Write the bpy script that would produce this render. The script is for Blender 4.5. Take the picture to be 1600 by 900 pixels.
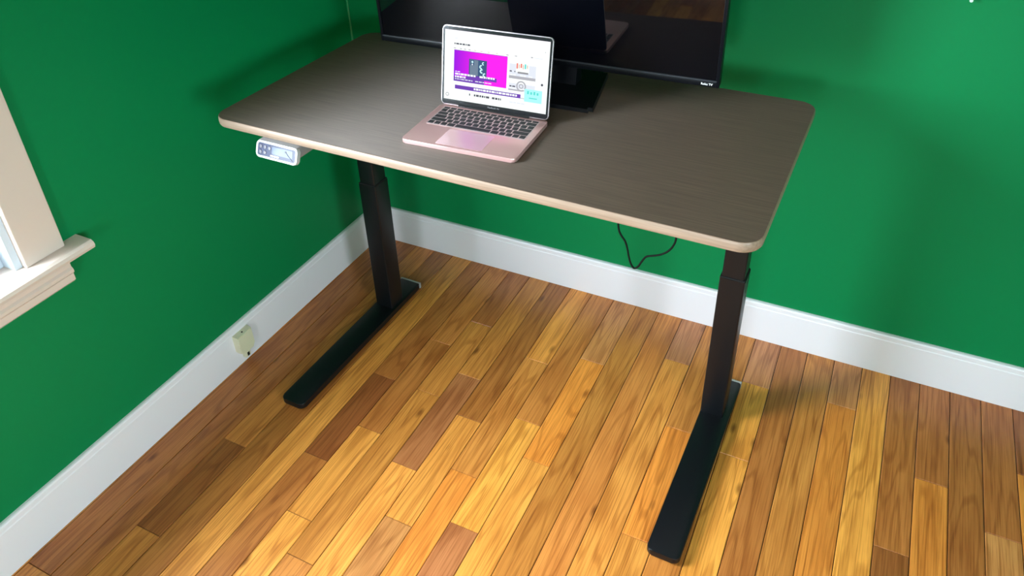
import bpy, bmesh, math, random
from mathutils import Vector, Matrix
random.seed(7)
for o in list(bpy.data.objects): bpy.data.objects.remove(o)
scene = bpy.context.scene
COL = scene.collection

# ------------------------------------------------------------------ camera
CAM = Vector((1.7127, -2.1484, 1.8276))
YAW, PITCH, ROLL, FPX, PPY = 0.4700, 0.5654, -0.0315, 1209.08, -125.24
fw = Vector((-math.sin(YAW)*math.cos(PITCH), math.cos(YAW)*math.cos(PITCH), -math.sin(PITCH)))
rt = fw.cross(Vector((0, 0, 1))).normalized()
up = rt.cross(fw)
cr, sr = math.cos(ROLL), math.sin(ROLL)
rt, up = cr*rt + sr*up, -sr*rt + cr*up
cd = bpy.data.cameras.new('camera')
cd.sensor_fit = 'HORIZONTAL'; cd.sensor_width = 36
cd.lens = FPX/1600*36
cd.shift_y = PPY/1600
cd.clip_start = 0.02
cam = bpy.data.objects.new('camera', cd); COL.objects.link(cam)
m = Matrix((rt, up, -fw)).transposed().to_4x4(); m.translation = CAM
cam.matrix_world = m
scene.camera = cam

# ------------------------------------------------------------------ world and light
SKY = 56.0
w = bpy.data.worlds.new('overcast_sky'); scene.world = w; w.use_nodes = True
nt = w.node_tree; nt.nodes.clear()
out = nt.nodes.new('ShaderNodeOutputWorld'); bg = nt.nodes.new('ShaderNodeBackground')
tc = nt.nodes.new('ShaderNodeTexCoord'); sx = nt.nodes.new('ShaderNodeSeparateXYZ'); rp = nt.nodes.new('ShaderNodeValToRGB')
mr = nt.nodes.new('ShaderNodeMapRange'); mr.inputs[1].default_value = -1; mr.inputs[2].default_value = 1
nt.links.new(tc.outputs['Generated'], sx.inputs[0]); nt.links.new(sx.outputs['Z'], mr.inputs[0])
nt.links.new(mr.outputs[0], rp.inputs[0]); nt.links.new(rp.outputs[0], bg.inputs[0]); nt.links.new(bg.outputs[0], out.inputs[0])
rp.color_ramp.elements[0].position = 0.44; rp.color_ramp.elements[0].color = (0.30, 0.31, 0.31, 1)   # ground outside
rp.color_ramp.elements[1].position = 0.53; rp.color_ramp.elements[1].color = (0.90, 0.95, 1.0, 1)     # overcast sky
bg.inputs[1].default_value = SKY

scene.view_settings.view_transform = 'Standard'
scene.view_settings.look = 'None'
scene.view_settings.gamma = 1.0
scene.view_settings.use_curve_mapping = False
scene.view_settings.exposure = 0.22

# room dimensions (baseboard faces lie on x=0 and y=0, wall faces 15 mm behind them)
WL, WB, WR, WF, CEIL = -0.015, 0.015, 3.30, -3.70, 2.55
WIN_Y0, WIN_Y1, WIN_Z0, WIN_Z1 = -2.26, -1.34, 0.752, 2.02        # opening in the left wall
RW_Y0, RW_Y1, RW_Z0, RW_Z1 = -2.98, -2.28, 0.85, 1.72            # opening in the right wall, behind the viewer
FW_X0, FW_X1, FW_Z0, FW_Z1 = 1.40, 1.88, 0.90, 1.46               # small opening in the wall behind the viewer

def portal(name, loc, rot, sx_, sy_):
    ld = bpy.data.lights.new(name, 'AREA'); ld.shape = 'RECTANGLE'; ld.size = sx_; ld.size_y = sy_
    ld.cycles.is_portal = True
    o = bpy.data.objects.new(name, ld); COL.objects.link(o); o.location = loc; o.rotation_euler = rot
portal('daylight_portal', (WL-0.13, (WIN_Y0+WIN_Y1)/2, (WIN_Z0+WIN_Z1)/2), (0, -math.pi/2, 0), WIN_Z1-WIN_Z0, WIN_Y1-WIN_Y0)
portal('daylight_portal', (WR+0.13, (RW_Y0+RW_Y1)/2, (RW_Z0+RW_Z1)/2), (0, math.pi/2, 0), RW_Z1-RW_Z0, RW_Y1-RW_Y0)

portal('daylight_portal', ((FW_X0+FW_X1)/2, WF-0.13, (FW_Z0+FW_Z1)/2), (math.pi/2, 0, 0), FW_X1-FW_X0, FW_Z1-FW_Z0)

# ------------------------------------------------------------------ materials
def mat(name, col, rough=0.5, metal=0.0, spec=0.5, ior=None, coat=0.0):
    mt = bpy.data.materials.new(name); mt.use_nodes = True
    b = mt.node_tree.nodes['Principled BSDF']
    b.inputs['Base Color'].default_value = (*col, 1); b.inputs['Roughness'].default_value = rough
    b.inputs['Metallic'].default_value = metal; b.inputs['Specular IOR Level'].default_value = spec
    if ior: b.inputs['IOR'].default_value = ior
    if coat: b.inputs['Coat Weight'].default_value = coat; b.inputs['Coat Roughness'].default_value = 0.1
    return mt
def emis(name, col, s):
    mt = bpy.data.materials.new(name); mt.use_nodes = True
    n = mt.node_tree; n.nodes.clear()
    o = n.nodes.new('ShaderNodeOutputMaterial'); e = n.nodes.new('ShaderNodeEmission')
    e.inputs[0].default_value = (*col, 1); e.inputs[1].default_value = s
    n.links.new(e.outputs[0], o.inputs[0]); return mt
def N(mt, t): return mt.node_tree.nodes.new(t)
def Lk(mt, a, b): mt.node_tree.links.new(a, b)
def add_noise_bump(mt, scale, strength, dist=0.001, detail=4):
    t = N(mt, 'ShaderNodeTexCoord'); n = N(mt, 'ShaderNodeTexNoise'); b = N(mt, 'ShaderNodeBump')
    n.inputs['Scale'].default_value = scale; n.inputs['Detail'].default_value = detail
    b.inputs['Strength'].default_value = strength; b.inputs['Distance'].default_value = dist
    Lk(mt, t.outputs['Object'], n.inputs['Vector']); Lk(mt, n.outputs['Fac'], b.inputs['Height'])
    Lk(mt, b.outputs[0], mt.node_tree.nodes['Principled BSDF'].inputs['Normal'])

M_wall = mat('green_wall_paint', (0.0005, 0.190, 0.058), 0.5, spec=0.16)
add_noise_bump(M_wall, 90, 0.12, 0.0015)
M_ceil = mat('ceiling_white', (0.80, 0.79, 0.77), 0.9); add_noise_bump(M_ceil, 60, 0.1)
M_trim = mat('white_gloss_trim', (0.78, 0.755, 0.81), 0.35); add_noise_bump(M_trim, 40, 0.08)
M_casing = mat('cream_window_trim', (0.64, 0.53, 0.47), 0.4); add_noise_bump(M_casing, 50, 0.08)
M_sash = mat('white_sash', (0.52, 0.58, 0.65), 0.4)
M_caulk = mat('green_corner_caulk', (0.002, 0.24, 0.08), 0.4)
M_sub = mat('dark_joint', (0.035, 0.014, 0.006), 0.9)
M_black = mat('black_powder_coat', (0.0030, 0.0038, 0.0055), 0.40, spec=0.32); add_noise_bump(M_black, 900, 0.15, 0.0003)
M_pad = mat('grey_foot_pad', (0.35, 0.34, 0.33), 0.5)
M_cable = mat('black_rubber', (0.002, 0.003, 0.0025), 0.7, spec=0.15)
M_white = mat('white_plastic', (0.40, 0.41, 0.42), 0.3)
M_grey = mat('light_grey_plastic', (0.19, 0.185, 0.19), 0.45)
M_panel = mat('control_face', (0.055, 0.06, 0.10), 0.15, spec=0.08)
M_btn = mat('control_button', (0.025, 0.018, 0.04), 0.3)
M_disp = mat('control_display', (0.10, 0.12, 0.18), 0.10, spec=0.10)
M_ink_refl = mat('ink_and_reflection', (0.02, 0.02, 0.04), 0.5)  # for the indicator dot and the painted reflection line
M_tv = mat('tv_black_plastic', (0.003, 0.0035, 0.0055), 0.35, spec=0.25)
M_tvs = mat('tv_screen_glass', (0.0012, 0.0014, 0.003), 0.03, ior=1.7)
M_strip = mat('tv_grey_trim', (0.03, 0.033, 0.04), 0.35)
M_print = emis('white_print', (0.9, 0.9, 0.9), 0.0)
M_print = mat('white_print', (0.85, 0.85, 0.85), 0.4)
M_gold = mat('rose_gold_aluminium', (0.78, 0.47, 0.46), 0.34, metal=0.6)
M_goldtp = mat('rose_gold_trackpad', (0.82, 0.53, 0.56), 0.26, metal=0.55)
M_silver = mat('aluminium_edge', (0.42, 0.38, 0.40), 0.38, metal=0.85)
M_key = mat('black_keycap', (0.005, 0.0055, 0.008), 0.5)
M_well = mat('keyboard_well', (0.62, 0.46, 0.47), 0.4, metal=0.3)
M_bez = mat('laptop_bezel', (0.012, 0.012, 0.014), 0.15)
M_ivory = mat('ivory_plastic', (0.66, 0.63, 0.46), 0.4)
M_hole = mat('black_hole', (0.004, 0.004, 0.004), 0.9)
M_steel = mat('steel_nail', (0.55, 0.62, 0.58), 0.3, metal=0.8)

# glass pane: clear pane with a Fresnel reflection
M_glass = bpy.data.materials.new('window_glass'); M_glass.use_nodes = True
n_ = M_glass.node_tree; n_.nodes.clear()
o_ = n_.nodes.new('ShaderNodeOutputMaterial'); mx = n_.nodes.new('ShaderNodeMixShader'); fr = n_.nodes.new('ShaderNodeLayerWeight'); p5 = n_.nodes.new('ShaderNodeMath'); p5.operation = 'POWER'; p5.inputs[1].default_value = 5; sc = n_.nodes.new('ShaderNodeMath'); sc.operation = 'MULTIPLY_ADD'; sc.inputs[1].default_value = 0.96; sc.inputs[2].default_value = 0.04
tr = n_.nodes.new('ShaderNodeBsdfTransparent'); gl = n_.nodes.new('ShaderNodeBsdfGlossy')
tr.inputs[0].default_value = (0.93, 0.97, 0.98, 1); gl.inputs['Roughness'].default_value = 0.02; n_.links.new(fr.outputs['Facing'], p5.inputs[0]); n_.links.new(p5.outputs[0], sc.inputs[0])
n_.links.new(sc.outputs[0], mx.inputs[0]); n_.links.new(tr.outputs[0], mx.inputs[1]); n_.links.new(gl.outputs[0], mx.inputs[2]); n_.links.new(mx.outputs[0], o_.inputs[0])

# oak plank: colour of each plank from the object colour, grain along Y
M_oak = mat('oak_plank', (0.5, 0.25, 0.08), 0.30, spec=0.5)
def build_oak(mt):
    nb = mt.node_tree.nodes['Principled BSDF']
    oi = N(mt, 'ShaderNodeObjectInfo'); t = N(mt, 'ShaderNodeTexCoord')
    def mul(a, b):
        x = N(mt, 'ShaderNodeMath'); x.operation = 'MULTIPLY'; x.inputs[1].default_value = b; Lk(mt, a, x.inputs[0]); return x.outputs[0]
    cx = N(mt, 'ShaderNodeCombineXYZ'); Lk(mt, mul(oi.outputs['Random'], 37.0), cx.inputs[0]); Lk(mt, mul(oi.outputs['Random'], 91.0), cx.inputs[1]); Lk(mt, mul(oi.outputs['Random'], 13.0), cx.inputs[2])
    ad = N(mt, 'ShaderNodeVectorMath'); ad.operation = 'ADD'; Lk(mt, t.outputs['Object'], ad.inputs[0]); Lk(mt, cx.outputs[0], ad.inputs[1])
    def mapped(sx_, sy_):
        v = N(mt, 'ShaderNodeVectorMath'); v.operation = 'MULTIPLY'; v.inputs[1].default_value = (sx_, sy_, sx_); Lk(mt, ad.outputs[0], v.inputs[0]); return v.outputs[0]
    # cathedral figure: rings of a stretched low-frequency noise field
    big = N(mt, 'ShaderNodeTexNoise'); big.inputs['Scale'].default_value = 1.0; big.inputs['Detail'].default_value = 1.5; Lk(mt, mapped(15, 1.5), big.inputs['Vector'])
    ring = N(mt, 'ShaderNodeMath'); ring.operation = 'SINE'; Lk(mt, mul(big.outputs['Fac'], 44.0), ring.inputs[0])
    rr = N(mt, 'ShaderNodeMapRange'); rr.inputs[1].default_value = 0.45; rr.inputs[2].default_value = 1.0; Lk(mt, ring.outputs[0], rr.inputs[0])
    fine = N(mt, 'ShaderNodeTexNoise'); fine.inputs['Scale'].default_value = 1.0; fine.inputs['Detail'].default_value = 5; Lk(mt, mapped(300, 6), fine.inputs['Vector'])
    fr_ = N(mt, 'ShaderNodeMapRange'); fr_.inputs[1].default_value = 0.45; fr_.inputs[2].default_value = 0.75; Lk(mt, fine.outputs['Fac'], fr_.inputs[0])
    blot = N(mt, 'ShaderNodeTexNoise'); blot.inputs['Scale'].default_value = 1.0; blot.inputs['Detail'].default_value = 3; Lk(mt, mapped(24, 5), blot.inputs['Vector'])
    br = N(mt, 'ShaderNodeMapRange'); br.inputs[1].default_value = 0.35; br.inputs[2].default_value = 0.75; Lk(mt, blot.outputs['Fac'], br.inputs[0])
    # knots
    vor = N(mt, 'ShaderNodeTexVoronoi'); vor.inputs['Scale'].default_value = 1.0; Lk(mt, mapped(10, 4.0), vor.inputs['Vector'])
    kn = N(mt, 'ShaderNodeMapRange'); kn.inputs[1].default_value = 0.11; kn.inputs[2].default_value = 0.03; Lk(mt, vor.outputs['Distance'], kn.inputs[0])
    def mixc(fac, facmul, a, bcol, mode='MULTIPLY'):
        x = N(mt, 'ShaderNodeMix'); x.data_type = 'RGBA'; x.blend_type = mode
        Lk(mt, mul(fac, facmul), x.inputs[0]); Lk(mt, a, x.inputs[6]); x.inputs[7].default_value = (*bcol, 1); return x.outputs[2]
    c = mixc(rr.outputs[0], 0.46, oi.outputs['Color'], (0.50, 0.36, 0.24))
    c = mixc(fr_.outputs[0], 0.85, c, (0.48, 0.34, 0.22))
    c = mixc(br.outputs[0], 0.70, c, (0.66, 0.52, 0.42))
    c = mixc(kn.outputs[0], 0.75, c, (0.22, 0.12, 0.07))
    Lk(mt, c, nb.inputs['Base Color'])
    rg = N(mt, 'ShaderNodeMapRange'); rg.inputs[3].default_value = 0.25; rg.inputs[4].default_value = 0.42; Lk(mt, fine.outputs['Fac'], rg.inputs[0]); Lk(mt, rg.outputs[0], nb.inputs['Roughness'])
    bp = N(mt, 'ShaderNodeBump'); bp.inputs['Strength'].default_value = 0.12; bp.inputs['Distance'].default_value = 0.0006; Lk(mt, fine.outputs['Fac'], bp.inputs['Height']); Lk(mt, bp.outputs[0], nb.inputs['Normal'])
build_oak(M_oak)

# desktop laminate: grain along X
M_desk = mat('walnut_laminate', (0.09, 0.07, 0.055), 0.28, spec=0.5)
def build_lam(mt, c0, c1, amp):
    nb = mt.node_tree.nodes['Principled BSDF']
    t = N(mt, 'ShaderNodeTexCoord'); v = N(mt, 'ShaderNodeVectorMath'); v.operation = 'MULTIPLY'; v.inputs[1].default_value = (7, 230, 200)
    Lk(mt, t.outputs['Object'], v.inputs[0])
    n = N(mt, 'ShaderNodeTexNoise'); n.inputs['Scale'].default_value = 1; n.inputs['Detail'].default_value = 4; Lk(mt, v.outputs[0], n.inputs['Vector'])
    r = N(mt, 'ShaderNodeValToRGB'); r.color_ramp.elements[0].position = 0.3; r.color_ramp.elements[1].position = 0.72
    r.color_ramp.elements[0].color = (*c0, 1); r.color_ramp.elements[1].color = (*c1, 1)
    Lk(mt, n.outputs['Fac'], r.inputs[0]); Lk(mt, r.outputs[0], nb.inputs['Base Color'])
    b = N(mt, 'ShaderNodeBump'); b.inputs['Strength'].default_value = amp; b.inputs['Distance'].default_value = 0.0005
    Lk(mt, n.outputs['Fac'], b.inputs['Height']); Lk(mt, b.outputs[0], nb.inputs['Normal'])
build_lam(M_desk, (0.058, 0.036, 0.022), (0.104, 0.070, 0.046), 0.15)
bd = M_desk.node_tree.nodes['Principled BSDF']   # satin embossed grain: highlights spread across the grain
bd.inputs['Roughness'].default_value = 0.60; bd.inputs['Specular IOR Level'].default_value = 1.0; bd.inputs['Specular Tint'].default_value = (1.0, 0.89, 0.86, 1); bd.inputs['Anisotropic'].default_value = 0.9
tg = N(M_desk, 'ShaderNodeCombineXYZ'); tg.inputs[1].default_value = 1.0; Lk(M_desk, tg.outputs[0], bd.inputs['Tangent'])
M_edge = mat('pale_edge_band', (0.55, 0.42, 0.31), 0.4)
build_lam(M_edge, (0.225, 0.152, 0.107), (0.325, 0.23, 0.172), 0.1)

# ------------------------------------------------------------------ mesh helpers
def bx(bm, x0, x1, y0, y1, z0, z1, bev=0.0, seg=2, mi=0, edges=None):
    vs = [bm.verts.new((x, y, z)) for z in (z0, z1) for y in (y0, y1) for x in (x0, x1)]
    fs = [(0, 2, 3, 1), (4, 5, 7, 6), (0, 1, 5, 4), (2, 6, 7, 3), (0, 4, 6, 2), (1, 3, 7, 5)]
    faces = [bm.faces.new([vs[i] for i in f]) for f in fs]
    for f in faces: f.material_index = mi
    if bev > 0:
        es = {e for f in faces for e in f.edges}
        if edges: es = {e for e in es if edges(e)}
        bmesh.ops.bevel(bm, geom=list(es), offset=bev, segments=seg, profile=0.5, affect='EDGES')
    return faces
def rr_outline(x0, x1, y0, y1, r, seg=8):
    pts = []
    for cx, cy, a0 in ((x1-r, y1-r, 0), (x0+r, y1-r, 90), (x0+r, y0+r, 180), (x1-r, y0+r, 270)):
        for k in range(seg+1):
            t = math.radians(a0+90*k/seg); pts.append((cx+r*math.cos(t), cy+r*math.sin(t)))
    return pts
def rr_slab(bm, x0, x1, y0, y1, z0, z1, r, seg=8, bev=0.0, bseg=2):
    pts = rr_outline(x0, x1, y0, y1, r, seg)
    n = len(pts); b = [bm.verts.new((x, y, z0)) for x, y in pts]; t = [bm.verts.new((x, y, z1)) for x, y in pts]
    fb = bm.faces.new(b[::-1]); ft = bm.faces.new(t)
    for i in range(n): bm.faces.new((b[i], b[(i+1) % n], t[(i+1) % n], t[i]))
    if bev:
        bmesh.ops.bevel(bm, geom=list(set(fb.edges) | set(ft.edges)), offset=bev, segments=bseg, profile=0.5, affect='EDGES')
def tube(bm, pts, r, seg=8):
    pts = [Vector(p) for p in pts]; rings = []
    for i, p in enumerate(pts):
        d = (pts[min(i+1, len(pts)-1)]-pts[max(i-1, 0)]).normalized()
        a = d.orthogonal().normalized() if i == 0 else (pa-d*pa.dot(d)).normalized()
        pa = a; b = d.cross(a)
        rings.append([bm.verts.new(p+r*(a*math.cos(2*math.pi*k/seg)+b*math.sin(2*math.pi*k/seg))) for k in range(seg)])
    for i in range(len(rings)-1):
        for k in range(seg): bm.faces.new((rings[i][k], rings[i][(k+1) % seg], rings[i+1][(k+1) % seg], rings[i+1][k]))
    bm.faces.new(rings[0][::-1]); bm.faces.new(rings[-1])
def spline(pts, n=8):
    P = [Vector(p) for p in pts]; P = [2*P[0]-P[1]]+P+[2*P[-1]-P[-2]]; o = []
    for i in range(1, len(P)-2):
        for k in range(n):
            t = k/n; a, b, c, d = P[i-1:i+3]
            o.append(0.5*((2*b)+(c-a)*t+(2*a-5*b+4*c-d)*t*t+(3*b-a-3*c+d)*t**3))
    return o+[P[-2]]
def prism(bm, prof, axis, a0, a1):
    """extrude a closed 2-D profile along an axis; 'x': prof=(y,z), 'y': prof=(x,z)"""
    f = (lambda p, a: (a, p[0], p[1])) if axis == 'x' else (lambda p, a: (p[0], a, p[1]))
    A = [bm.verts.new(f(p, a0)) for p in prof]; B = [bm.verts.new(f(p, a1)) for p in prof]; n = len(prof)
    bm.faces.new(A); bm.faces.new(B[::-1])
    for i in range(n): bm.faces.new((A[i], B[i], B[(i+1) % n], A[(i+1) % n]))
def obj(name, bm, m_, parent=None, smooth=False, **props):
    bmesh.ops.recalc_face_normals(bm, faces=bm.faces)
    me = bpy.data.meshes.new(name); bm.to_mesh(me); bm.free()
    for x in (m_ if isinstance(m_, (list, tuple)) else [m_]): me.materials.append(x)
    if smooth:
        for p_ in me.polygons: p_.use_smooth = True
        me.set_sharp_from_angle(angle=math.radians(35))
    o = bpy.data.objects.new(name, me); COL.objects.link(o)
    if parent: o.parent = parent
    for k, v in props.items(): o[k] = v
    return o
def empty(name, loc, rz=0.0, parent=None, **props):
    o = bpy.data.objects.new(name, None); COL.objects.link(o); o.location = loc; o.rotation_euler = (0, 0, rz)
    o.empty_display_size = 0.05
    if parent: o.parent = parent
    for k, v in props.items(): o[k] = v
    return o
NB = bmesh.new

# ------------------------------------------------------------------ floor
bm = NB(); bx(bm, WL-0.10, WR+0.1, WF-0.1, WB+0.1, -0.06, -0.0035)
floor = obj('floor', bm, M_sub, kind='structure', label='honey oak strip floor of staggered planks', category='floor')
PITCHX, X0 = 0.0856, 0.0045
JOINTS = {2: [-1.105, -1.434], 5: [-.683, -1.042], 6: [-.463, -.891, -1.224], 7: [-.321, -.686], 8: [-.567, -.962],
          9: [-.726, -1.124], 10: [-.409, -.912], 11: [-.662, -1.066], 12: [-.336, -.789], 15: [-.220], 16: [-.501, -.904],
          18: [-.220, -.534], 21: [-.202], 23: [-.665], 24: [-.395], 26: [-.504], 27: [-.262]}
HON, MID, BRN, DRK, RED, PNK, ORG, TAN = ((.83, .350, .066), (.64, .250, .053), (.47, .168, .040), (.35, .110, .030), (.46, .175, .060), (.62, .26, .11), (.80, .285, .050), (.60, .255, .078))
TONE = {0: [BRN], 1: [BRN], 2: [MID, DRK, MID], 3: [BRN], 4: [HON], 5: [BRN, DRK, BRN], 6: [MID, BRN, HON, HON], 7: [BRN, MID, MID], 8: [MID, RED, HON],  # rows by the left wall browner: shade there put into plank colour
        9: [BRN, HON, TAN], 10: [HON, MID, ORG], 11: [MID, HON, RED], 12: [TAN, ORG, HON], 13: [MID], 14: [MID], 15: [PNK, HON], 16: [MID, ORG, HON], 17: [MID],
        18: [PNK, HON, HON], 19: [BRN], 20: [MID], 21: [TAN, ORG], 22: [HON], 23: [BRN, DRK], 24: [BRN, ORG], 25: [BRN], 26: [BRN, TAN], 27: [DRK, ORG]}
def plank(x0, x1, y0, y1, tone):
    bm = NB(); cx, cy = (x0+x1)/2, (y0+y1)/2; hx, hy = (x1-x0)/2-0.0010, (y1-y0)/2-0.0008; c = 0.0018
    zt, zm, zb = 0.0, -0.0012, -0.006
    rings = [[bm.verts.new((sx_*a, sy_*b, z)) for sx_, sy_ in ((-1, -1), (1, -1), (1, 1), (-1, 1))] for a, b, z in ((hx, hy, zb), (hx, hy, zm), (hx-c, hy-c*0.5, zt))]
    for i in range(2):
        for k in range(4): bm.faces.new((rings[i][k], rings[i][(k+1) % 4], rings[i+1][(k+1) % 4], rings[i+1][k]))
    bm.faces.new(rings[2]); bm.faces.new(rings[0][::-1])
    o = obj('plank', bm, M_oak, floor); o.location = (cx, cy, random.uniform(-0.0003, 0.0))
    j = random.uniform(0.90, 1.10); h = random.uniform(-0.04, 0.04)
    o.color = (tone[0]*j, tone[1]*j*(1+h), tone[2]*j*(1-h), 1)
row = -1
while X0+row*PITCHX < WR:
    x0 = max(X0+row*PITCHX, WL); x1 = min(x0+PITCHX if row >= 0 else X0, WR)
    js = list(JOINTS.get(row, []))
    last = js[-1] if js else random.uniform(-.35, .0)
    ys = [WB]+js
    if not js:
        if row in (0, 1, 3, 4, 13, 14, 17, 19, 20, 22, 25): last = random.uniform(-1.75, -1.55) if row < 10 else random.uniform(-1.35, -1.15); ys.append(last)
        else: ys.append(random.uniform(-.9, -.3)); last = ys[-1]
    while last > WF+0.5:
        last -= random.uniform(0.55, 0.95)
        if last > WF+0.25: ys.append(last)
    ys.append(WF)
    tones = TONE.get(row, [random.choice((MID, BRN, HON))])
    for i in range(len(ys)-1):
        plank(x0, x1, ys[i+1], ys[i], tones[i] if i < len(tones) else random.choice((MID, HON, BRN, TAN)))
    row += 1

# ------------------------------------------------------------------ walls, ceiling
T = 0.16
bm = NB()   # left wall with the window opening
bx(bm, WL-T, WL, WIN_Y1, WB+T, -0.05, CEIL); bx(bm, WL-T, WL, WF-T, WIN_Y0, -0.05, CEIL)
bx(bm, WL-T, WL, WIN_Y0, WIN_Y1, -0.05, WIN_Z0-0.030); bx(bm, WL-T, WL, WIN_Y0, WIN_Y1, WIN_Z1, CEIL)
obj('wall_left', bm, M_wall, kind='structure', label='green painted wall with the window, left of the desk', category='wall')
bm = NB(); bx(bm, WL, WR+T, WB, WB+T, -0.05, CEIL)
wall_back = obj('wall_back', bm, M_wall, kind='structure', label='green painted wall behind the television', category='wall')
bm = NB()
bx(bm, WR, WR+T, WF-T, RW_Y0, -0.05, CEIL); bx(bm, WR, WR+T, RW_Y1, WB, -0.05, CEIL)
bx(bm, WR, WR+T, RW_Y0, RW_Y1, -0.05, RW_Z0-0.03); bx(bm, WR, WR+T, RW_Y0, RW_Y1, RW_Z1, CEIL)
obj('wall_right', bm, M_wall, kind='structure', label='green painted wall on the right', category='wall')
bm = NB()
bx(bm, WL, FW_X0, WF-T, WF, -0.05, CEIL); bx(bm, FW_X1, WR, WF-T, WF, -0.05, CEIL)
bx(bm, FW_X0, FW_X1, WF-T, WF, -0.05, FW_Z0-0.03); bx(bm, FW_X0, FW_X1, WF-T, WF, FW_Z1, CEIL)
obj('wall_front', bm, M_wall, kind='structure', label='green painted wall behind the viewer', category='wall')
bm = NB(); bx(bm, WL-T, WR+T, WF-T, WB+T, CEIL, CEIL+0.1)
obj('ceiling', bm, M_ceil, kind='structure', label='white ceiling', category='ceiling')
bm = NB(); tube(bm, [(WL+0.002, WB-0.002, 0.16), (WL+0.002, WB-0.002, CEIL)], 0.0045, 6)
obj('trim_1', bm, M_caulk, kind='structure', label='thin painted bead in the wall corner', category='trim')

ZB = 0.154
def base_prof(face, back, sgn):
    f = lambda d: face+sgn*d          # d = depth behind the face
    return [(f(0.0), 0.0), (f(0.0), ZB-0.022), (f(0.0015), ZB-0.019), (f(0.0015), ZB-0.006), (f(0.004), ZB-0.0015), (f(0.008), ZB), (f(0.0155), ZB), (f(0.0155), 0.0)]
bm = NB(); prism(bm, base_prof(0.0, WL, -1), 'y', WF, WB); obj('baseboard_left', bm, M_trim, kind='structure', label='tall white baseboard below the window wall', category='baseboard')
bm = NB(); prism(bm, base_prof(0.0, WB, 1), 'x', 0.0, WR); obj('baseboard_back', bm, M_trim, kind='structure', label='tall white baseboard behind the desk legs', category='baseboard')
bm = NB(); prism(bm, base_prof(WR-0.0155, WR, 1), 'y', WF, 0.0); obj('baseboard_right', bm, M_trim, kind='structure', label='white baseboard of the right wall', category='baseboard')
bm = NB(); prism(bm, base_prof(WF+0.0155, WF, -1), 'x', 0.0, WR-0.016); obj('baseboard_front', bm, M_trim, kind='structure', label='white baseboard behind the viewer', category='baseboard')

# ------------------------------------------------------------------ window in the left wall
win = empty('window_1', (WL, (WIN_Y0+WIN_Y1)/2, WIN_Z0), kind='structure', label='cream trimmed double hung window over the left baseboard', category='window')
def wp(name, bm, m_, parent=win, **k):
    o = obj(name, bm, m_, parent, **k)
    if parent is win: o.location = -Vector(win.location)
    return o
CW = 0.104
for y0, y1 in ((WIN_Y1, WIN_Y1+CW), (WIN_Y0-CW, WIN_Y0)):
    bm = NB(); bx(bm, WL, WL+0.022, y0, y1, WIN_Z0, WIN_Z1+0.001, 0.003); wp('side_casing', bm, M_casing)
bm = NB(); bx(bm, WL, WL+0.024, WIN_Y0-CW-0.01, WIN_Y1+CW+0.01, WIN_Z1, WIN_Z1+CW, 0.003); wp('head_casing', bm, M_casing)
SY1, SY0 = WIN_Y1+CW+0.046, WIN_Y0-CW-0.046
bm = NB()   # stool with rounded nose and horns
zt = 0.752
prism(bm, [(WL, zt-0.026), (WL+0.056, zt-0.026), (WL+0.063, zt-0.021), (WL+0.066, zt-0.013), (WL+0.063, zt-0.005), (WL+0.056, zt), (WL, zt)], 'y', SY0, SY1)
bx(bm, WL-0.09, WL, WIN_Y0, WIN_Y1, zt-0.028, zt)
wp('stool', bm, M_casing)
bm = NB()   # apron with a moulded face
za = zt-0.026
prism(bm, [(WL, za), (WL+0.034, za), (WL+0.034, za-0.010), (WL+0.027, za-0.016), (WL+0.027, za-0.030), (WL+0.032, za-0.036), (WL+0.032, za-0.044), (WL+0.025, za-0.052), (WL+0.025, za-0.070), (WL+0.018, za-0.077), (WL, za-0.077)], 'y', SY0+0.055, SY1-0.055)
wp('apron', bm, M_casing)
bm = NB()   # jambs
J = 0.018
bx(bm, WL-T, WL+0.006, WIN_Y1-J, WIN_Y1, zt, WIN_Z1, 0.001); wp('jamb', bm, M_sash)
bm = NB(); bx(bm, WL-T, WL+0.006, WIN_Y0, WIN_Y0+J, zt, WIN_Z1, 0.001); wp('jamb', bm, M_sash)
bm = NB(); bx(bm, WL-T, WL+0.006, WIN_Y0+J, WIN_Y1-J, WIN_Z1-J, WIN_Z1, 0.001); wp('jamb', bm, M_sash)
bm = NB(); bx(bm, WL-T-0.05, WL-0.09, WIN_Y0+0.001, WIN_Y1-0.001, WIN_Z0-0.029, WIN_Z0-0.004, 0.002); wp('outer_sill', bm, M_sash)
zm = (zt+WIN_Z1)/2
def sash(x0, x1, z0, z1, bot, top):
    y0, y1 = WIN_Y0+J, WIN_Y1-J; st = 0.042
    bm = NB()
    bx(bm, x0, x1, y0, y0+st, z0, z1, 0.003); bx(bm, x0, x1, y1-st, y1, z0, z1, 0.003)
    bx(bm, x0, x1, y0+st, y1-st, z0, z0+bot, 0.003); bx(bm, x0, x1, y0+st, y1-st, z1-top, z1, 0.003)
    s = wp('sash', bm, M_sash)
    bm = NB(); xm = (x0+x1)/2; bx(bm, xm-0.002, xm+0.002, y0+st-0.004, y1-st+0.004, z0+bot-0.004, z1-top+0.004)
    obj('pane', bm, M_glass, s)
sash(WL-0.070, WL-0.035, zt, zm+0.018, 0.058, 0.035)
sash(WL-0.112, WL-0.077, zm-0.018, WIN_Z1-J, 0.035, 0.045)
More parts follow.
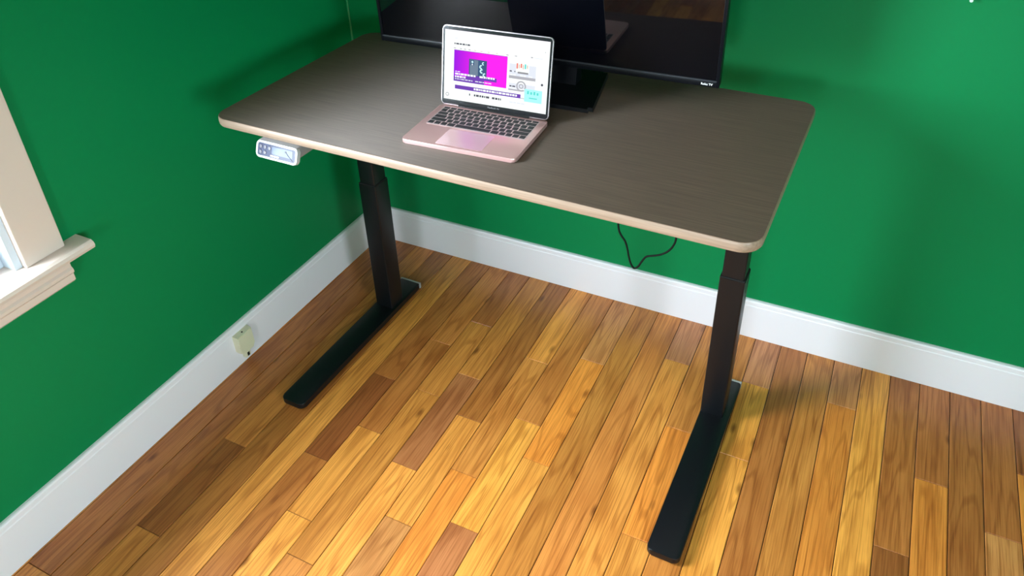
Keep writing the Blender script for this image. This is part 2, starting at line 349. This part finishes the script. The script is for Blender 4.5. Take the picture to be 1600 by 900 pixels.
# window in the right wall, behind the viewer
win2 = empty('window_2', (WR, (RW_Y0+RW_Y1)/2, RW_Z0), kind='structure', label='small window in the right wall behind the viewer', category='window')
def wp2(name, bm, m_, parent=win2):
    o = obj(name, bm, m_, parent)
    if parent is win2: o.location = -Vector(win2.location)
    return o
for y0, y1 in ((RW_Y0-CW, RW_Y0), (RW_Y1, RW_Y1+CW)):
    bm = NB(); bx(bm, WR-0.022, WR, y0, y1, RW_Z0, RW_Z1, 0.003); wp2('side_casing', bm, M_casing)
bm = NB(); bx(bm, WR-0.024, WR, RW_Y0-CW, RW_Y1+CW, RW_Z1, RW_Z1+CW, 0.003); wp2('head_casing', bm, M_casing)
bm = NB(); bx(bm, WR-0.06, WR, RW_Y0-CW-0.04, RW_Y1+CW+0.04, RW_Z0-0.028, RW_Z0, 0.005); bx(bm, WR, WR+0.14, RW_Y0, RW_Y1, RW_Z0-0.028, RW_Z0); wp2('stool', bm, M_casing)
bm = NB(); st = 0.045
bx(bm, WR+0.04, WR+0.08, RW_Y0, RW_Y0+st, RW_Z0, RW_Z1, 0.003); bx(bm, WR+0.04, WR+0.08, RW_Y1-st, RW_Y1, RW_Z0, RW_Z1, 0.003)
bx(bm, WR+0.04, WR+0.08, RW_Y0+st, RW_Y1-st, RW_Z0, RW_Z0+0.05, 0.003); bx(bm, WR+0.04, WR+0.08, RW_Y0+st, RW_Y1-st, RW_Z1-0.045, RW_Z1, 0.003)
sa = wp2('sash', bm, M_sash)
bm = NB(); bx(bm, WR+0.058, WR+0.062, RW_Y0+st-0.004, RW_Y1-st+0.004, RW_Z0+0.046, RW_Z1-0.041); obj('pane', bm, M_glass, sa)

win3 = empty('window_3', ((FW_X0+FW_X1)/2, WF, FW_Z0), kind='structure', label='small window in the wall behind the viewer', category='window')
def wp3(name, bm, m_):
    o = obj(name, bm, m_, win3); o.location = -Vector(win3.location); return o
for x0, x1 in ((FW_X0-CW, FW_X0), (FW_X1, FW_X1+CW)):
    bm = NB(); bx(bm, x0, x1, WF, WF+0.022, FW_Z0, FW_Z1, 0.003); wp3('side_casing', bm, M_casing)
bm = NB(); bx(bm, FW_X0-CW, FW_X1+CW, WF, WF+0.024, FW_Z1, FW_Z1+CW, 0.003); wp3('head_casing', bm, M_casing)
bm = NB(); bx(bm, FW_X0-CW-0.04, FW_X1+CW+0.04, WF, WF+0.06, FW_Z0-0.028, FW_Z0, 0.005); bx(bm, FW_X0, FW_X1, WF-0.14, WF, FW_Z0-0.028, FW_Z0); wp3('stool', bm, M_casing)
bm = NB(); st = 0.03
bx(bm, FW_X0, FW_X0+st, WF-0.08, WF-0.04, FW_Z0, FW_Z1, 0.003); bx(bm, FW_X1-st, FW_X1, WF-0.08, WF-0.04, FW_Z0, FW_Z1, 0.003)
bx(bm, FW_X0+st, FW_X1-st, WF-0.08, WF-0.04, FW_Z0, FW_Z0+st, 0.003); bx(bm, FW_X0+st, FW_X1-st, WF-0.08, WF-0.04, FW_Z1-st, FW_Z1, 0.003)
sa = wp3('sash', bm, M_sash)
bm = NB(); bx(bm, FW_X0+st-0.004, FW_X1-st+0.004, WF-0.062, WF-0.058, FW_Z0+st-0.004, FW_Z1-st+0.004); obj('pane', bm, M_glass, sa)

# ------------------------------------------------------------------ jack box on the left baseboard, nail in the back wall
jk = empty('telephone_jack', (0.0, -0.809, 0.0), label='small ivory wall jack box on the left baseboard', category='wall jack')
bm = NB()
prof = [(-0.034, 0.128), (0.034, 0.128), (0.034, 0.062), (0.024, 0.046), (-0.024, 0.046), (-0.034, 0.062)]
A = [bm.verts.new((0.0, y, z)) for y, z in prof]; B = [bm.verts.new((0.024, y*0.94, z+(-0.003 if z > 0.1 else 0.003))) for y, z in prof]
bm.faces.new(A); bm.faces.new(B)
for i in range(6): bm.faces.new((A[i], A[(i+1) % 6], B[(i+1) % 6], B[i]))
bmesh.ops.bevel(bm, geom=[e for e in bm.edges if all(v.co.x > 0.01 for v in e.verts)], offset=0.002, segments=2, affect='EDGES')
obj('cover', bm, M_ivory, jk, smooth=True)
bm = NB(); bx(bm, 0.0, 0.016, -0.013, 0.011, 0.022, 0.047, 0.003); pl = obj('plug', bm, M_ivory, jk, smooth=True)
bm = NB(); bx(bm, 0.0158, 0.0172, -0.005, 0.004, 0.026, 0.040, 0.0005); obj('socket_hole', bm, M_hole, pl)
bm = NB(); bmesh.ops.create_cone(bm, cap_ends=True, segments=12, radius1=0.0032, radius2=0.0028, depth=0.002, matrix=Matrix.Translation((0.012, 0.0, 0.1268))); obj('screw', bm, M_hole, jk)
nl = empty('picture_nail', (1.889, WB, 1.213), label='small bright nail in the green wall at upper right', category='nail')
bm = NB(); tube(bm, [(0, 0.004, 0), (0, -0.014, 0.003)], 0.0012, 8); obj('shank', bm, M_steel, nl)
bm = NB(); bmesh.ops.create_cone(bm, cap_ends=True, segments=14, radius1=0.0042, radius2=0.0042, depth=0.0016, matrix=Matrix.Translation((0, -0.0145, 0.0031)) @ Matrix.Rotation(math.pi/2-0.2, 4, 'X')); obj('head', bm, M_steel, nl)

# ------------------------------------------------------------------ standing desk (local frame: origin at front-left corner of the top, on the floor)
H = 0.975; DW, DD, DT = 1.40, 0.70, 0.025; DA = -0.017
DESK = Vector((0.1927, -0.8669, 0.0))
desk = empty('standing_desk', DESK, DA, label='dark walnut height-adjustable desk on black steel legs with flat feet', category='desk')
bm = NB(); rr_slab(bm, 0.003, DW-0.003, 0.003, DD-0.003, H-DT+0.004, H, 0.045, 12)
top = obj('desktop', bm, M_desk, desk)
bm = NB()   # pale rounded edge band around the slab
prof = [(0.0045, H-0.0002), (0.002, H-0.0016), (0.0006, H-0.005), (0.0, H-DT/2), (0.0006, H-DT+0.005), (0.003, H-DT+0.001), (0.008, H-DT), (0.008, H-DT+0.0035)]
rings = []
for ins, z in prof:
    rings.append([bm.verts.new((x, y, z)) for x, y in rr_outline(ins, DW-ins, ins, DD-ins, 0.047-ins, 12)])
n = len(rings[0])
for i in range(len(rings)-1):
    for k in range(n): bm.faces.new((rings[i][k], rings[i][(k+1) % n], rings[i+1][(k+1) % n], rings[i+1][k]))
bm.faces.new(rings[-1]); 
obj('edge_band', bm, M_edge, top, smooth=True, label='pale rounded edge of the desktop')

FV0, FV1, CV0, CV1 = -0.052, 0.632, 0.46, 0.532
LEGX = (0.098, 1.302)
for i, cx in enumerate(LEGX):
    bm = NB(); rr_slab(bm, cx-0.043, cx+0.043, FV0, FV1, 0.010, 0.030, 0.016, 6, 0.0025, 2)
    f = obj('foot', bm, M_black, desk, smooth=True, label='flat black steel foot')
    for v in (FV0+0.035, FV1-0.03):
        bm = NB(); bmesh.ops.create_cone(bm, cap_ends=True, segments=16, radius1=0.018, radius2=0.016, depth=0.0102, matrix=Matrix.Translation((cx, v, 0.0052))); obj('levelling_pad', bm, M_hole, f)
    bm = NB(); bx(bm, cx-0.043, cx+0.043, FV1-0.006, FV1+0.002, 0.008, 0.0305, 0.001); obj('end_cap', bm, M_pad, f, label='grey end cap')
    x0 = cx-0.0365 if i == 0 else cx-0.044
    x1 = x0+0.068
    bm = NB(); bx(bm, x0, x1, CV0, CV1, 0.030, 0.540, 0.004, 3, edges=lambda e: abs((e.verts[0].co-e.verts[1].co).normalized().z) > .9)
    c = obj('leg_column', bm, M_black, desk, smooth=True, label='black steel lifting column')
    bm = NB(); bx(bm, x0+0.004, x1-0.004, CV0+0.004, CV1-0.004, 0.530, H-DT, 0.004, 3, edges=lambda e: abs((e.verts[0].co-e.verts[1].co).normalized().z) > .9)
    obj('inner_tube', bm, M_black, c, smooth=True)
    bm = NB(); bx(bm, x0+0.0015, x1-0.0015, CV0+0.0015, CV1-0.0015, 0.536, 0.5435, 0.0008); obj('glide_collar', bm, M_hole, c)
    bm = NB(); bx(bm, cx-0.02, cx+0.02, 0.10, 0.62, H-DT-0.022, H-DT, 0.002); obj('top_bracket', bm, M_black, desk)
bm = NB(); bx(bm, LEGX[0]+0.03, LEGX[1]-0.045, CV0+0.012, CV1-0.012, H-DT-0.05, H-DT-0.004, 0.002); obj('crossbeam', bm, M_black, desk)
bm = NB(); bx(bm, 0.50, 0.80, 0.50, 0.59, H-DT-0.045, H-DT, 0.004); obj('motor_box', bm, M_black, desk)

# control panel under the front edge
PX0, PX1 = 0.165, 0.296
cp = empty('control_panel', (0, 0, 0), parent=desk, label='white rounded keypad under the front edge')
bm = NB(); bx(bm, PX0+0.004, PX1-0.004, -0.012, 0.05, H-DT-0.030, H-DT, 0.003); obj('housing', bm, M_grey, cp, smooth=True)
def on_face(bm):   # panel plane leaning back: local (u, w) upright -> tilted
    bmesh.ops.transform(bm, matrix=Matrix.Translation(((PX0+PX1)/2, -0.020, H-DT-0.020)) @ Matrix.Rotation(math.radians(90-22), 4, 'X'), verts=bm.verts); return bm
hw, hh = (PX1-PX0)/2, 0.0215
bm = NB(); rr_slab(bm, -hw, hw, -hh, hh, -0.012, 0.0, 0.010, 6, 0.0015); obj('rim', on_face(bm), M_white, cp, smooth=True)
bm = NB(); rr_slab(bm, -hw+0.006, hw-0.006, -hh+0.0055, hh-0.0055, -0.002, 0.0004, 0.005, 6); face_p = obj('face_plate', on_face(bm), M_panel, cp, label='glossy grey keypad face')
for u, v in ((-0.050, 0.007), (-0.050, -0.007), (-0.036, 0.007), (-0.036, -0.007), (-0.022, 0.006)):
    bm = NB(); bmesh.ops.create_cone(bm, cap_ends=True, segments=14, radius1=0.0046, radius2=0.0042, depth=0.0012, matrix=Matrix.Translation((u, v, 0.0009))); obj('button', on_face(bm), M_btn, cp)
bm = NB(); rr_slab(bm, -0.014, 0.052, -0.007, 0.012, 0.0003, 0.0008, 0.003, 4); obj('display', on_face(bm), M_disp, cp)
bm = NB(); rr_slab(bm, -0.018, 0.010, -0.0135, -0.0095, 0.0003, 0.0010, 0.0015, 4); obj('light_bar', on_face(bm), M_white, cp)
bm = NB(); bmesh.ops.create_cone(bm, cap_ends=True, segments=14, radius1=0.0026, radius2=0.0026, depth=0.0010, matrix=Matrix.Translation((0.030, 0.006, 0.001))); obj('indicator', on_face(bm), M_ink_refl, cp)
bm = NB(); tube(bm, [(0.030, 0.006, 0.0008), (0.041, -0.003, 0.0008), (0.053, -0.0125, 0.0006)], 0.0008, 6); obj('painted_reflection', on_face(bm), M_ink_refl, cp)  # window sash reflection painted on the keypad as a dark line

# hanging cable below the desktop
pts = [(1.216, -.53, .945), (1.206, -.545, .83), (1.205, -.55, .74), (1.208, -.55, .703), (1.216, -.55, .685), (1.227, -.55, .670), (1.234, -.55, .650), (1.240, -.55, .623), (1.247, -.55, .602), (1.256, -.55, .592), (1.266, -.55, .600),
       (1.275, -.55, .619), (1.286, -.55, .638), (1.306, -.55, .647), (1.324, -.55, .656), (1.340, -.55, .670), (1.352, -.55, .690), (1.358, -.55, .718), (1.356, -.55, .80), (1.345, -.53, .945)]
bm = NB(); tube(bm, spline(pts, 5), 0.0027, 8)
cb = obj('hanging_cable', bm, M_cable, desk, smooth=True, label='thin black cable looping below the desktop')
cb.matrix_parent_inverse = (Matrix.Translation(DESK) @ Matrix.Rotation(DA, 4, 'Z')).inverted()

# ------------------------------------------------------------------ television on the desk
TVW, TVA = 0.978, 0.030
tv = empty('television', (0.889, -0.357, H), TVA, label='large black flat-screen television standing at the back of the desk', category='television')
TZ0, TZ1 = 0.064, 0.064+0.565
hw = TVW/2
Z0, Z1, TILT = 0.0, 0.565, -2.3
bm = NB(); bx(bm, -hw, hw, 0.004, 0.030, Z0, Z1, 0.003); bx(bm, -hw*0.72, hw*0.72, 0.030, 0.075, Z0+0.02, Z0+0.36, 0.012)
hs = obj('display_panel', bm, M_tv, tv, smooth=True); hs.location = (0, 0, TZ0); hs.rotation_euler = (math.radians(-TILT), 0, 0)
bm = NB()
bx(bm, -hw, -hw+0.009, 0.0, 0.012, Z0, Z1, 0.0015); bx(bm, hw-0.009, hw, 0.0, 0.012, Z0, Z1, 0.0015)
bx(bm, -hw+0.009, hw-0.009, 0.0, 0.012, Z1-0.009, Z1, 0.0015); bx(bm, -hw+0.009, hw-0.009, 0.0, 0.012, Z0, Z0+0.0165, 0.0015)
bz = obj('bezel', bm, M_tv, hs, smooth=True)
bm = NB(); bx(bm, -hw+0.009, hw-0.009, 0.0030, 0.008, Z0+0.0165, Z1-0.009); obj('screen', bm, M_tvs, hs, label='black glossy screen')
bm = NB(); bx(bm, -hw+0.006, hw-0.006, -0.0008, 0.004, Z0+0.0150, Z0+0.0182, 0.0004); obj('grey_strip', bm, M_strip, hs)
tcv = bpy.data.curves.new('lettering', 'FONT'); tcv.body = 'Roku TV'; tcv.size = 0.0080; tcv.extrude = 0.0002; tcv.align_x = 'RIGHT'; tcv.offset = 0.0002
tob = bpy.data.objects.new('lettering_tmp', tcv); COL.objects.link(tob)
bpy.context.view_layer.update()
tme = bpy.data.meshes.new_from_object(tob.evaluated_get(bpy.context.evaluated_depsgraph_get())); bpy.data.objects.remove(tob)
tme.materials.clear(); tme.materials.append(M_print)
lo = bpy.data.objects.new('lettering', tme); COL.objects.link(lo); lo.parent = hs; lo.rotation_euler = (math.pi/2, 0, 0); lo.location = (hw-0.016, -0.0003, Z0+0.0048); lo['label'] = 'white lettering on the bezel'
bm = NB()   # neck
prism(bm, [(0.012, 0.010), (0.060, 0.010), (0.052, TZ0+0.05), (0.034, TZ0+0.05)], 'x', -0.11, 0.11)
obj('stand_neck', bm, M_tv, tv)
bm = NB()   # tapered stand plate
pl_ = [(-0.205, -0.122), (0.205, -0.122), (0.165, 0.135), (-0.165, 0.135)]
A = [bm.verts.new((x, y, 0.0)) for x, y in pl_]; B = [bm.verts.new((x*0.985, y*0.985, 0.010)) for x, y in pl_]
bm.faces.new(A[::-1]); bm.faces.new(B)
for i in range(4): bm.faces.new((A[i], A[(i+1) % 4], B[(i+1) % 4], B[i]))
bmesh.ops.bevel(bm, geom=[e for e in bm.edges if abs(e.verts[0].co.z-e.verts[1].co.z) > .005], offset=0.012, segments=4, affect='EDGES')
obj('stand_base', bm, M_tv, tv, smooth=True)

# ------------------------------------------------------------------ laptop on the desk
LW, LD = 0.296, 0.211
lap = empty('laptop', (0.7345, -0.7965, H), 0.045, label='open rose gold laptop showing a web page on the desk', category='laptop')
bm = NB(); rr_slab(bm, 0, LW, 0, LD, 0.0015, 0.0125, 0.011, 6, 0.0018, 2); base = obj('base', bm, M_gold, lap, smooth=True)
for x in (0.03, LW-0.03):
    for y in (0.03, LD-0.03):
        bm = NB(); bmesh.ops.create_cone(bm, cap_ends=True, segments=12, radius1=0.006, radius2=0.006, depth=0.0018, matrix=Matrix.Translation((x, y, 0.0009))); obj('rubber_foot', bm, M_hole, base)
KX0, KX1, KY0, KY1 = 0.016, LW-0.016, 0.094, 0.197
bm = NB(); rr_slab(bm, KX0, KX1, KY0, KY1, 0.0120, 0.0127, 0.003, 3); obj('keyboard_well', bm, M_well, base)
bm = NB(); rr_slab(bm, LW/2-0.060, LW/2+0.060, 0.008, 0.087, 0.0120, 0.0127, 0.003, 4); obj('trackpad', bm, M_goldtp, base, label='smooth pale pink trackpad')
bm = NB(); rr_slab(bm, LW/2-0.026, LW/2+0.026, -0.0002, 0.0042, 0.0090, 0.0128, 0.002, 4); obj('finger_notch', bm, M_gold, base)
rows = [(14, [1]*14), (14, [1]*13+[1.6]), (14, [1.6]+[1]*13), (13, [1.9]+[1]*11+[1.9]), (12, [2.4]+[1]*10+[2.4]), (10, [1, 1, 1, 1.25, 5.4, 1.25, 1, 1, 1, 1])]
ry = KY1-0.0012; keymesh = {}
tot = KX1-KX0-0.002
for ri, (nk, ws) in enumerate(rows):
    kh = 0.0115 if ri == 0 else 0.0178
    u = tot/sum(ws); xx = KX0+0.001
    for wk in ws:
        kw = wk*u; key = (round(kw, 4), round(kh, 4))
        if key not in keymesh:
            b = NB(); g = 0.0019
            bx(b, -kw/2+g, kw/2-g, -kh/2+g, kh/2-g, 0.0, 0.0013, 0.0009, 1, edges=lambda e: all(v.co.z > .001 for v in e.verts))
            bmesh.ops.recalc_face_normals(b, faces=b.faces)
            me = bpy.data.meshes.new('key'); b.to_mesh(me); b.free(); me.materials.append(M_key); keymesh[key] = me
        k = bpy.data.objects.new('key', keymesh[key]); COL.objects.link(k); k.parent = base; k.location = (xx+kw/2, ry-kh/2, 0.0127)
        xx += kw
    ry -= kh-0.00035
# lid
LT = math.radians(11.5)
hinge = Matrix.Translation((0, LD-0.004, 0.0125)) @ Matrix.Rotation(math.pi/2-LT, 4, 'X')   # local x right, y up the lid, z towards the viewer
LH = 0.203
def on_lid(bm): bmesh.ops.transform(bm, matrix=hinge, verts=bm.verts); return bm
bm = NB(); rr_slab(bm, 0, LW, 0.002, LH, -0.005, 0.0, 0.010, 6, 0.0012, 2); lid = obj('lid', on_lid(bm), M_silver, lap, smooth=True)
bm = NB(); rr_slab(bm, 0.0022, LW-0.0022, 0.004, LH-0.0022, -0.001, 0.0004, 0.008, 6); obj('screen_bezel', on_lid(bm), M_bez, lid)
bm = NB(); bmesh.ops.create_cone(bm, cap_ends=True, segments=12, radius1=0.004, radius2=0.004, depth=LW*0.66, matrix=Matrix.Translation((LW/2, 0.0015, -0.001)) @ Matrix.Rotation(math.pi/2, 4, 'Y')); obj('hinge', on_lid(bm), M_bez, lid, smooth=True)

tcv = bpy.data.curves.new('lettering', 'FONT'); tcv.body = 'MacBook Air'; tcv.size = 0.0062; tcv.align_x = 'CENTER'
tob = bpy.data.objects.new('lettering_tmp', tcv); COL.objects.link(tob)
bpy.context.view_layer.update()
tme = bpy.data.meshes.new_from_object(tob.evaluated_get(bpy.context.evaluated_depsgraph_get())); bpy.data.objects.remove(tob)
tme.materials.clear(); tme.materials.append(M_print)
tme.materials.clear(); tme.materials.append(M_grey)
tme.transform(hinge @ Matrix.Translation((LW/2, 0.0085, 0.0006)))
lo = bpy.data.objects.new('lettering', tme); COL.objects.link(lo); lo.parent = lid; lo['label'] = 'small pale lettering below the screen'

# web page shown on the screen (flat coloured areas, lit by the display)
ES = 1.0
PAL = {'white': (.93, 1, .97), 'ink': (.10, .10, .13), 'violet': (.16, .06, .42), 'dim': (.42, .42, .46), 'pale': (.72, .76, .84), 'phone': (.05, .10, .20), 'ice': (.55, .85, .90),
       'mint': (.40, .95, .88), 'red': (.80, .20, .16), 'tan': (.70, .62, .52), 'slate': (.16, .22, .30), 'grey': (.28, .28, .30), 'paper': (.97, .92, 1), 'teal': (.12, .66, .62)}
names = list(PAL); mats = [emis('page_'+k, PAL[k], ES) for k in names]
gm = bpy.data.materials.new('page_gradient'); gm.use_nodes = True
g = gm.node_tree; g.nodes.clear()
go = g.nodes.new('ShaderNodeOutputMaterial'); ge = g.nodes.new('ShaderNodeEmission'); gt = g.nodes.new('ShaderNodeUVMap'); gs = g.nodes.new('ShaderNodeSeparateXYZ'); gr = g.nodes.new('ShaderNodeValToRGB')
g.links.new(gt.outputs[0], gs.inputs[0]); g.links.new(gs.outputs[0], gr.inputs[0]); g.links.new(gr.outputs[0], ge.inputs[0]); g.links.new(ge.outputs[0], go.inputs[0]); ge.inputs[1].default_value = ES
gr.color_ramp.elements[0].color = (.30, .015, .72, 1); gr.color_ramp.elements[1].color = (.95, .02, .80, 1); gr.color_ramp.elements[1].position = 0.6
mats.append(gm); GRAD = len(names)
SX0, SX1, SY0_, SY1_ = 0.0075, LW-0.0075, 0.0165, LH-0.0105
bm = NB(); uvl = bm.loops.layers.uv.new('UVMap')
def P(u, v, lay): return bm.verts.new((SX0+(SX1-SX0)*u, SY1_-(SY1_-SY0_)*v, 0.0005+0.00006*lay))
def quad(u0, u1, v0, v1, c, lay):
    f = bm.faces.new((P(u0, v1, lay), P(u1, v1, lay), P(u1, v0, lay), P(u0, v0, lay)))
    f.material_index = GRAD if c == 'grad' else names.index(c)
    for l_, uv in zip(f.loops, ((0, 0), (1, 0), (1, 1), (0, 1))): l_[uvl].uv = uv
def disc(u, v, ru, c, lay, r0=0.0, a0=0, a1=360, n=20):
    asp = (SX1-SX0)/(SY1_-SY0_); k = 0
    for i in range(n):
        t0, t1 = (math.radians(a0+(a1-a0)*j/n) for j in (i, i+1))
        q = [(u+r*math.cos(t), v-r*asp*math.sin(t)) for r, t in ((r0, t0), (ru, t0), (ru, t1), (r0, t1))]
        if r0 == 0: q = q[1:3]+[(u, v)]
        f = bm.faces.new([P(*x, lay) for x in q]); f.material_index = names.index(c)
def words(u0, u1, v, h, c, lay, seed, dens=0.8):
    r = random.Random(seed); x = u0
    while x < u1:
        wd = min(r.uniform(0.008, 0.035), u1-x)
        if r.random() < dens: quad(x, x+wd, v, v+h, c, lay)
        x += wd+0.006
quad(0, 1, 0, 1, 'white', 0)
quad(0, 1, 0, 0.035, 'paper', 1)
words(0.095, 0.25, 0.175, 0.022, 'ink', 2, 1, 1.0); words(0.10, 0.17, 0.105, 0.010, 'pale', 2, 5)
for i, u in enumerate((0.09, 0.15, 0.19, 0.235, 0.29, 0.35, 0.42, 0.50, 0.60, 0.68)): quad(u, u+0.022, 0.245, 0.257, 'tan' if 3 < i < 8 else 'dim', 2)
quad(0.83, 0.85, 0.235, 0.25, 'dim', 2); quad(0.86, 0.94, 0.24, 0.25, 'pale', 2); quad(0.955, 0.965, 0.145, 0.155, 'dim', 2)
quad(0.095, 0.615, 0.275, 0.720, 'grad', 2); quad(0.095, 0.615, 0.272, 0.278, 'violet', 3)
quad(0.095, 0.40, 0.655, 0.720, 'violet', 3); quad(0.22, 0.52, 0.605, 0.660, 'violet', 3)
quad(0.245, 0.42, 0.375, 0.610, 'phone', 4); quad(0.255, 0.335, 0.385, 0.605, 'slate', 5); quad(0.26, 0.295, 0.39, 0.46, 'phone', 6)
disc(0.278, 0.415, 0.010, 'ice', 7); disc(0.278, 0.450, 0.007, 'pale', 7)
for du, dv, rr_ in ((0.365, 0.47, .018), (0.385, 0.42, .014), (0.372, 0.53, .020), (0.40, 0.58, .018)):
    disc(du, dv, rr_, 'ice', 6, rr_*0.35, 60, 300, 12)
words(0.11, 0.16, 0.575, 0.010, 'white', 5, 7); words(0.11, 0.50, 0.600, 0.026, 'white', 8, 2, 0.97); words(0.11, 0.22, 0.640, 0.026, 'white', 8, 3, 0.97); words(0.11, 0.47, 0.680, 0.014, 'pale', 8, 4, 0.9)
quad(0.635, 0.885, 0.36, 0.565, 'pale', 2); quad(0.635, 0.885, 0.525, 0.565, 'dim', 3); quad(0.70, 0.82, 0.335, 0.47, 'white', 4)
for i, c in enumerate(('red', 'tan', 'red', 'tan', 'teal', 'tan')): quad(0.702+0.019*i, 0.716+0.019*i, 0.345+0.012*(i % 2), 0.42-0.008*(i % 3), c, 5)
quad(0.715, 0.815, 0.46, 0.485, 'grey', 5); words(0.64, 0.70, 0.455, 0.018, 'ink', 6, 9); words(0.645, 0.86, 0.505, 0.014, 'white', 6, 10)
quad(0.635, 0.885, 0.63, 0.735, 'pale', 2); quad(0.635, 0.76, 0.715, 0.735, 'dim', 3); disc(0.755, 0.66, 0.047, 'dim', 3, 0.034, 0, 360, 24); disc(0.755, 0.66, 0.022, 'dim', 4, 0.012, 0, 360, 16)
words(0.645, 0.70, 0.665, 0.018, 'ink', 5, 11); words(0.645, 0.80, 0.695, 0.012, 'white', 5, 12)
quad(0.11, 0.755, 0.775, 0.832, 'violet', 2); words(0.30, 0.72, 0.787, 0.028, 'white', 3, 13, 0.95); quad(0.755, 0.87, 0.822, 0.832, 'dim', 2)
words(0.255, 0.57, 0.875, 0.030, 'ink', 2, 14, 0.8); words(0.65, 0.80, 0.895, 0.018, 'pale', 2, 15)
quad(0.79, 0.955, 0.685, 0.865, 'mint', 6); 
for i in range(4): quad(0.815+0.03*i, 0.832+0.03*i, 0.71+0.01*(i % 2), 0.755, 'teal', 7)
quad(0.835, 0.91, 0.80, 0.815, 'teal', 7)
disc(0.035, 0.93, 0.018, 'dim', 2, 0.011, 0, 360, 20); disc(0.948, 0.60, 0.011, 'ink', 2)
obj('screen', on_lid(bm), mats, lid, label='bright web page with a magenta picture')
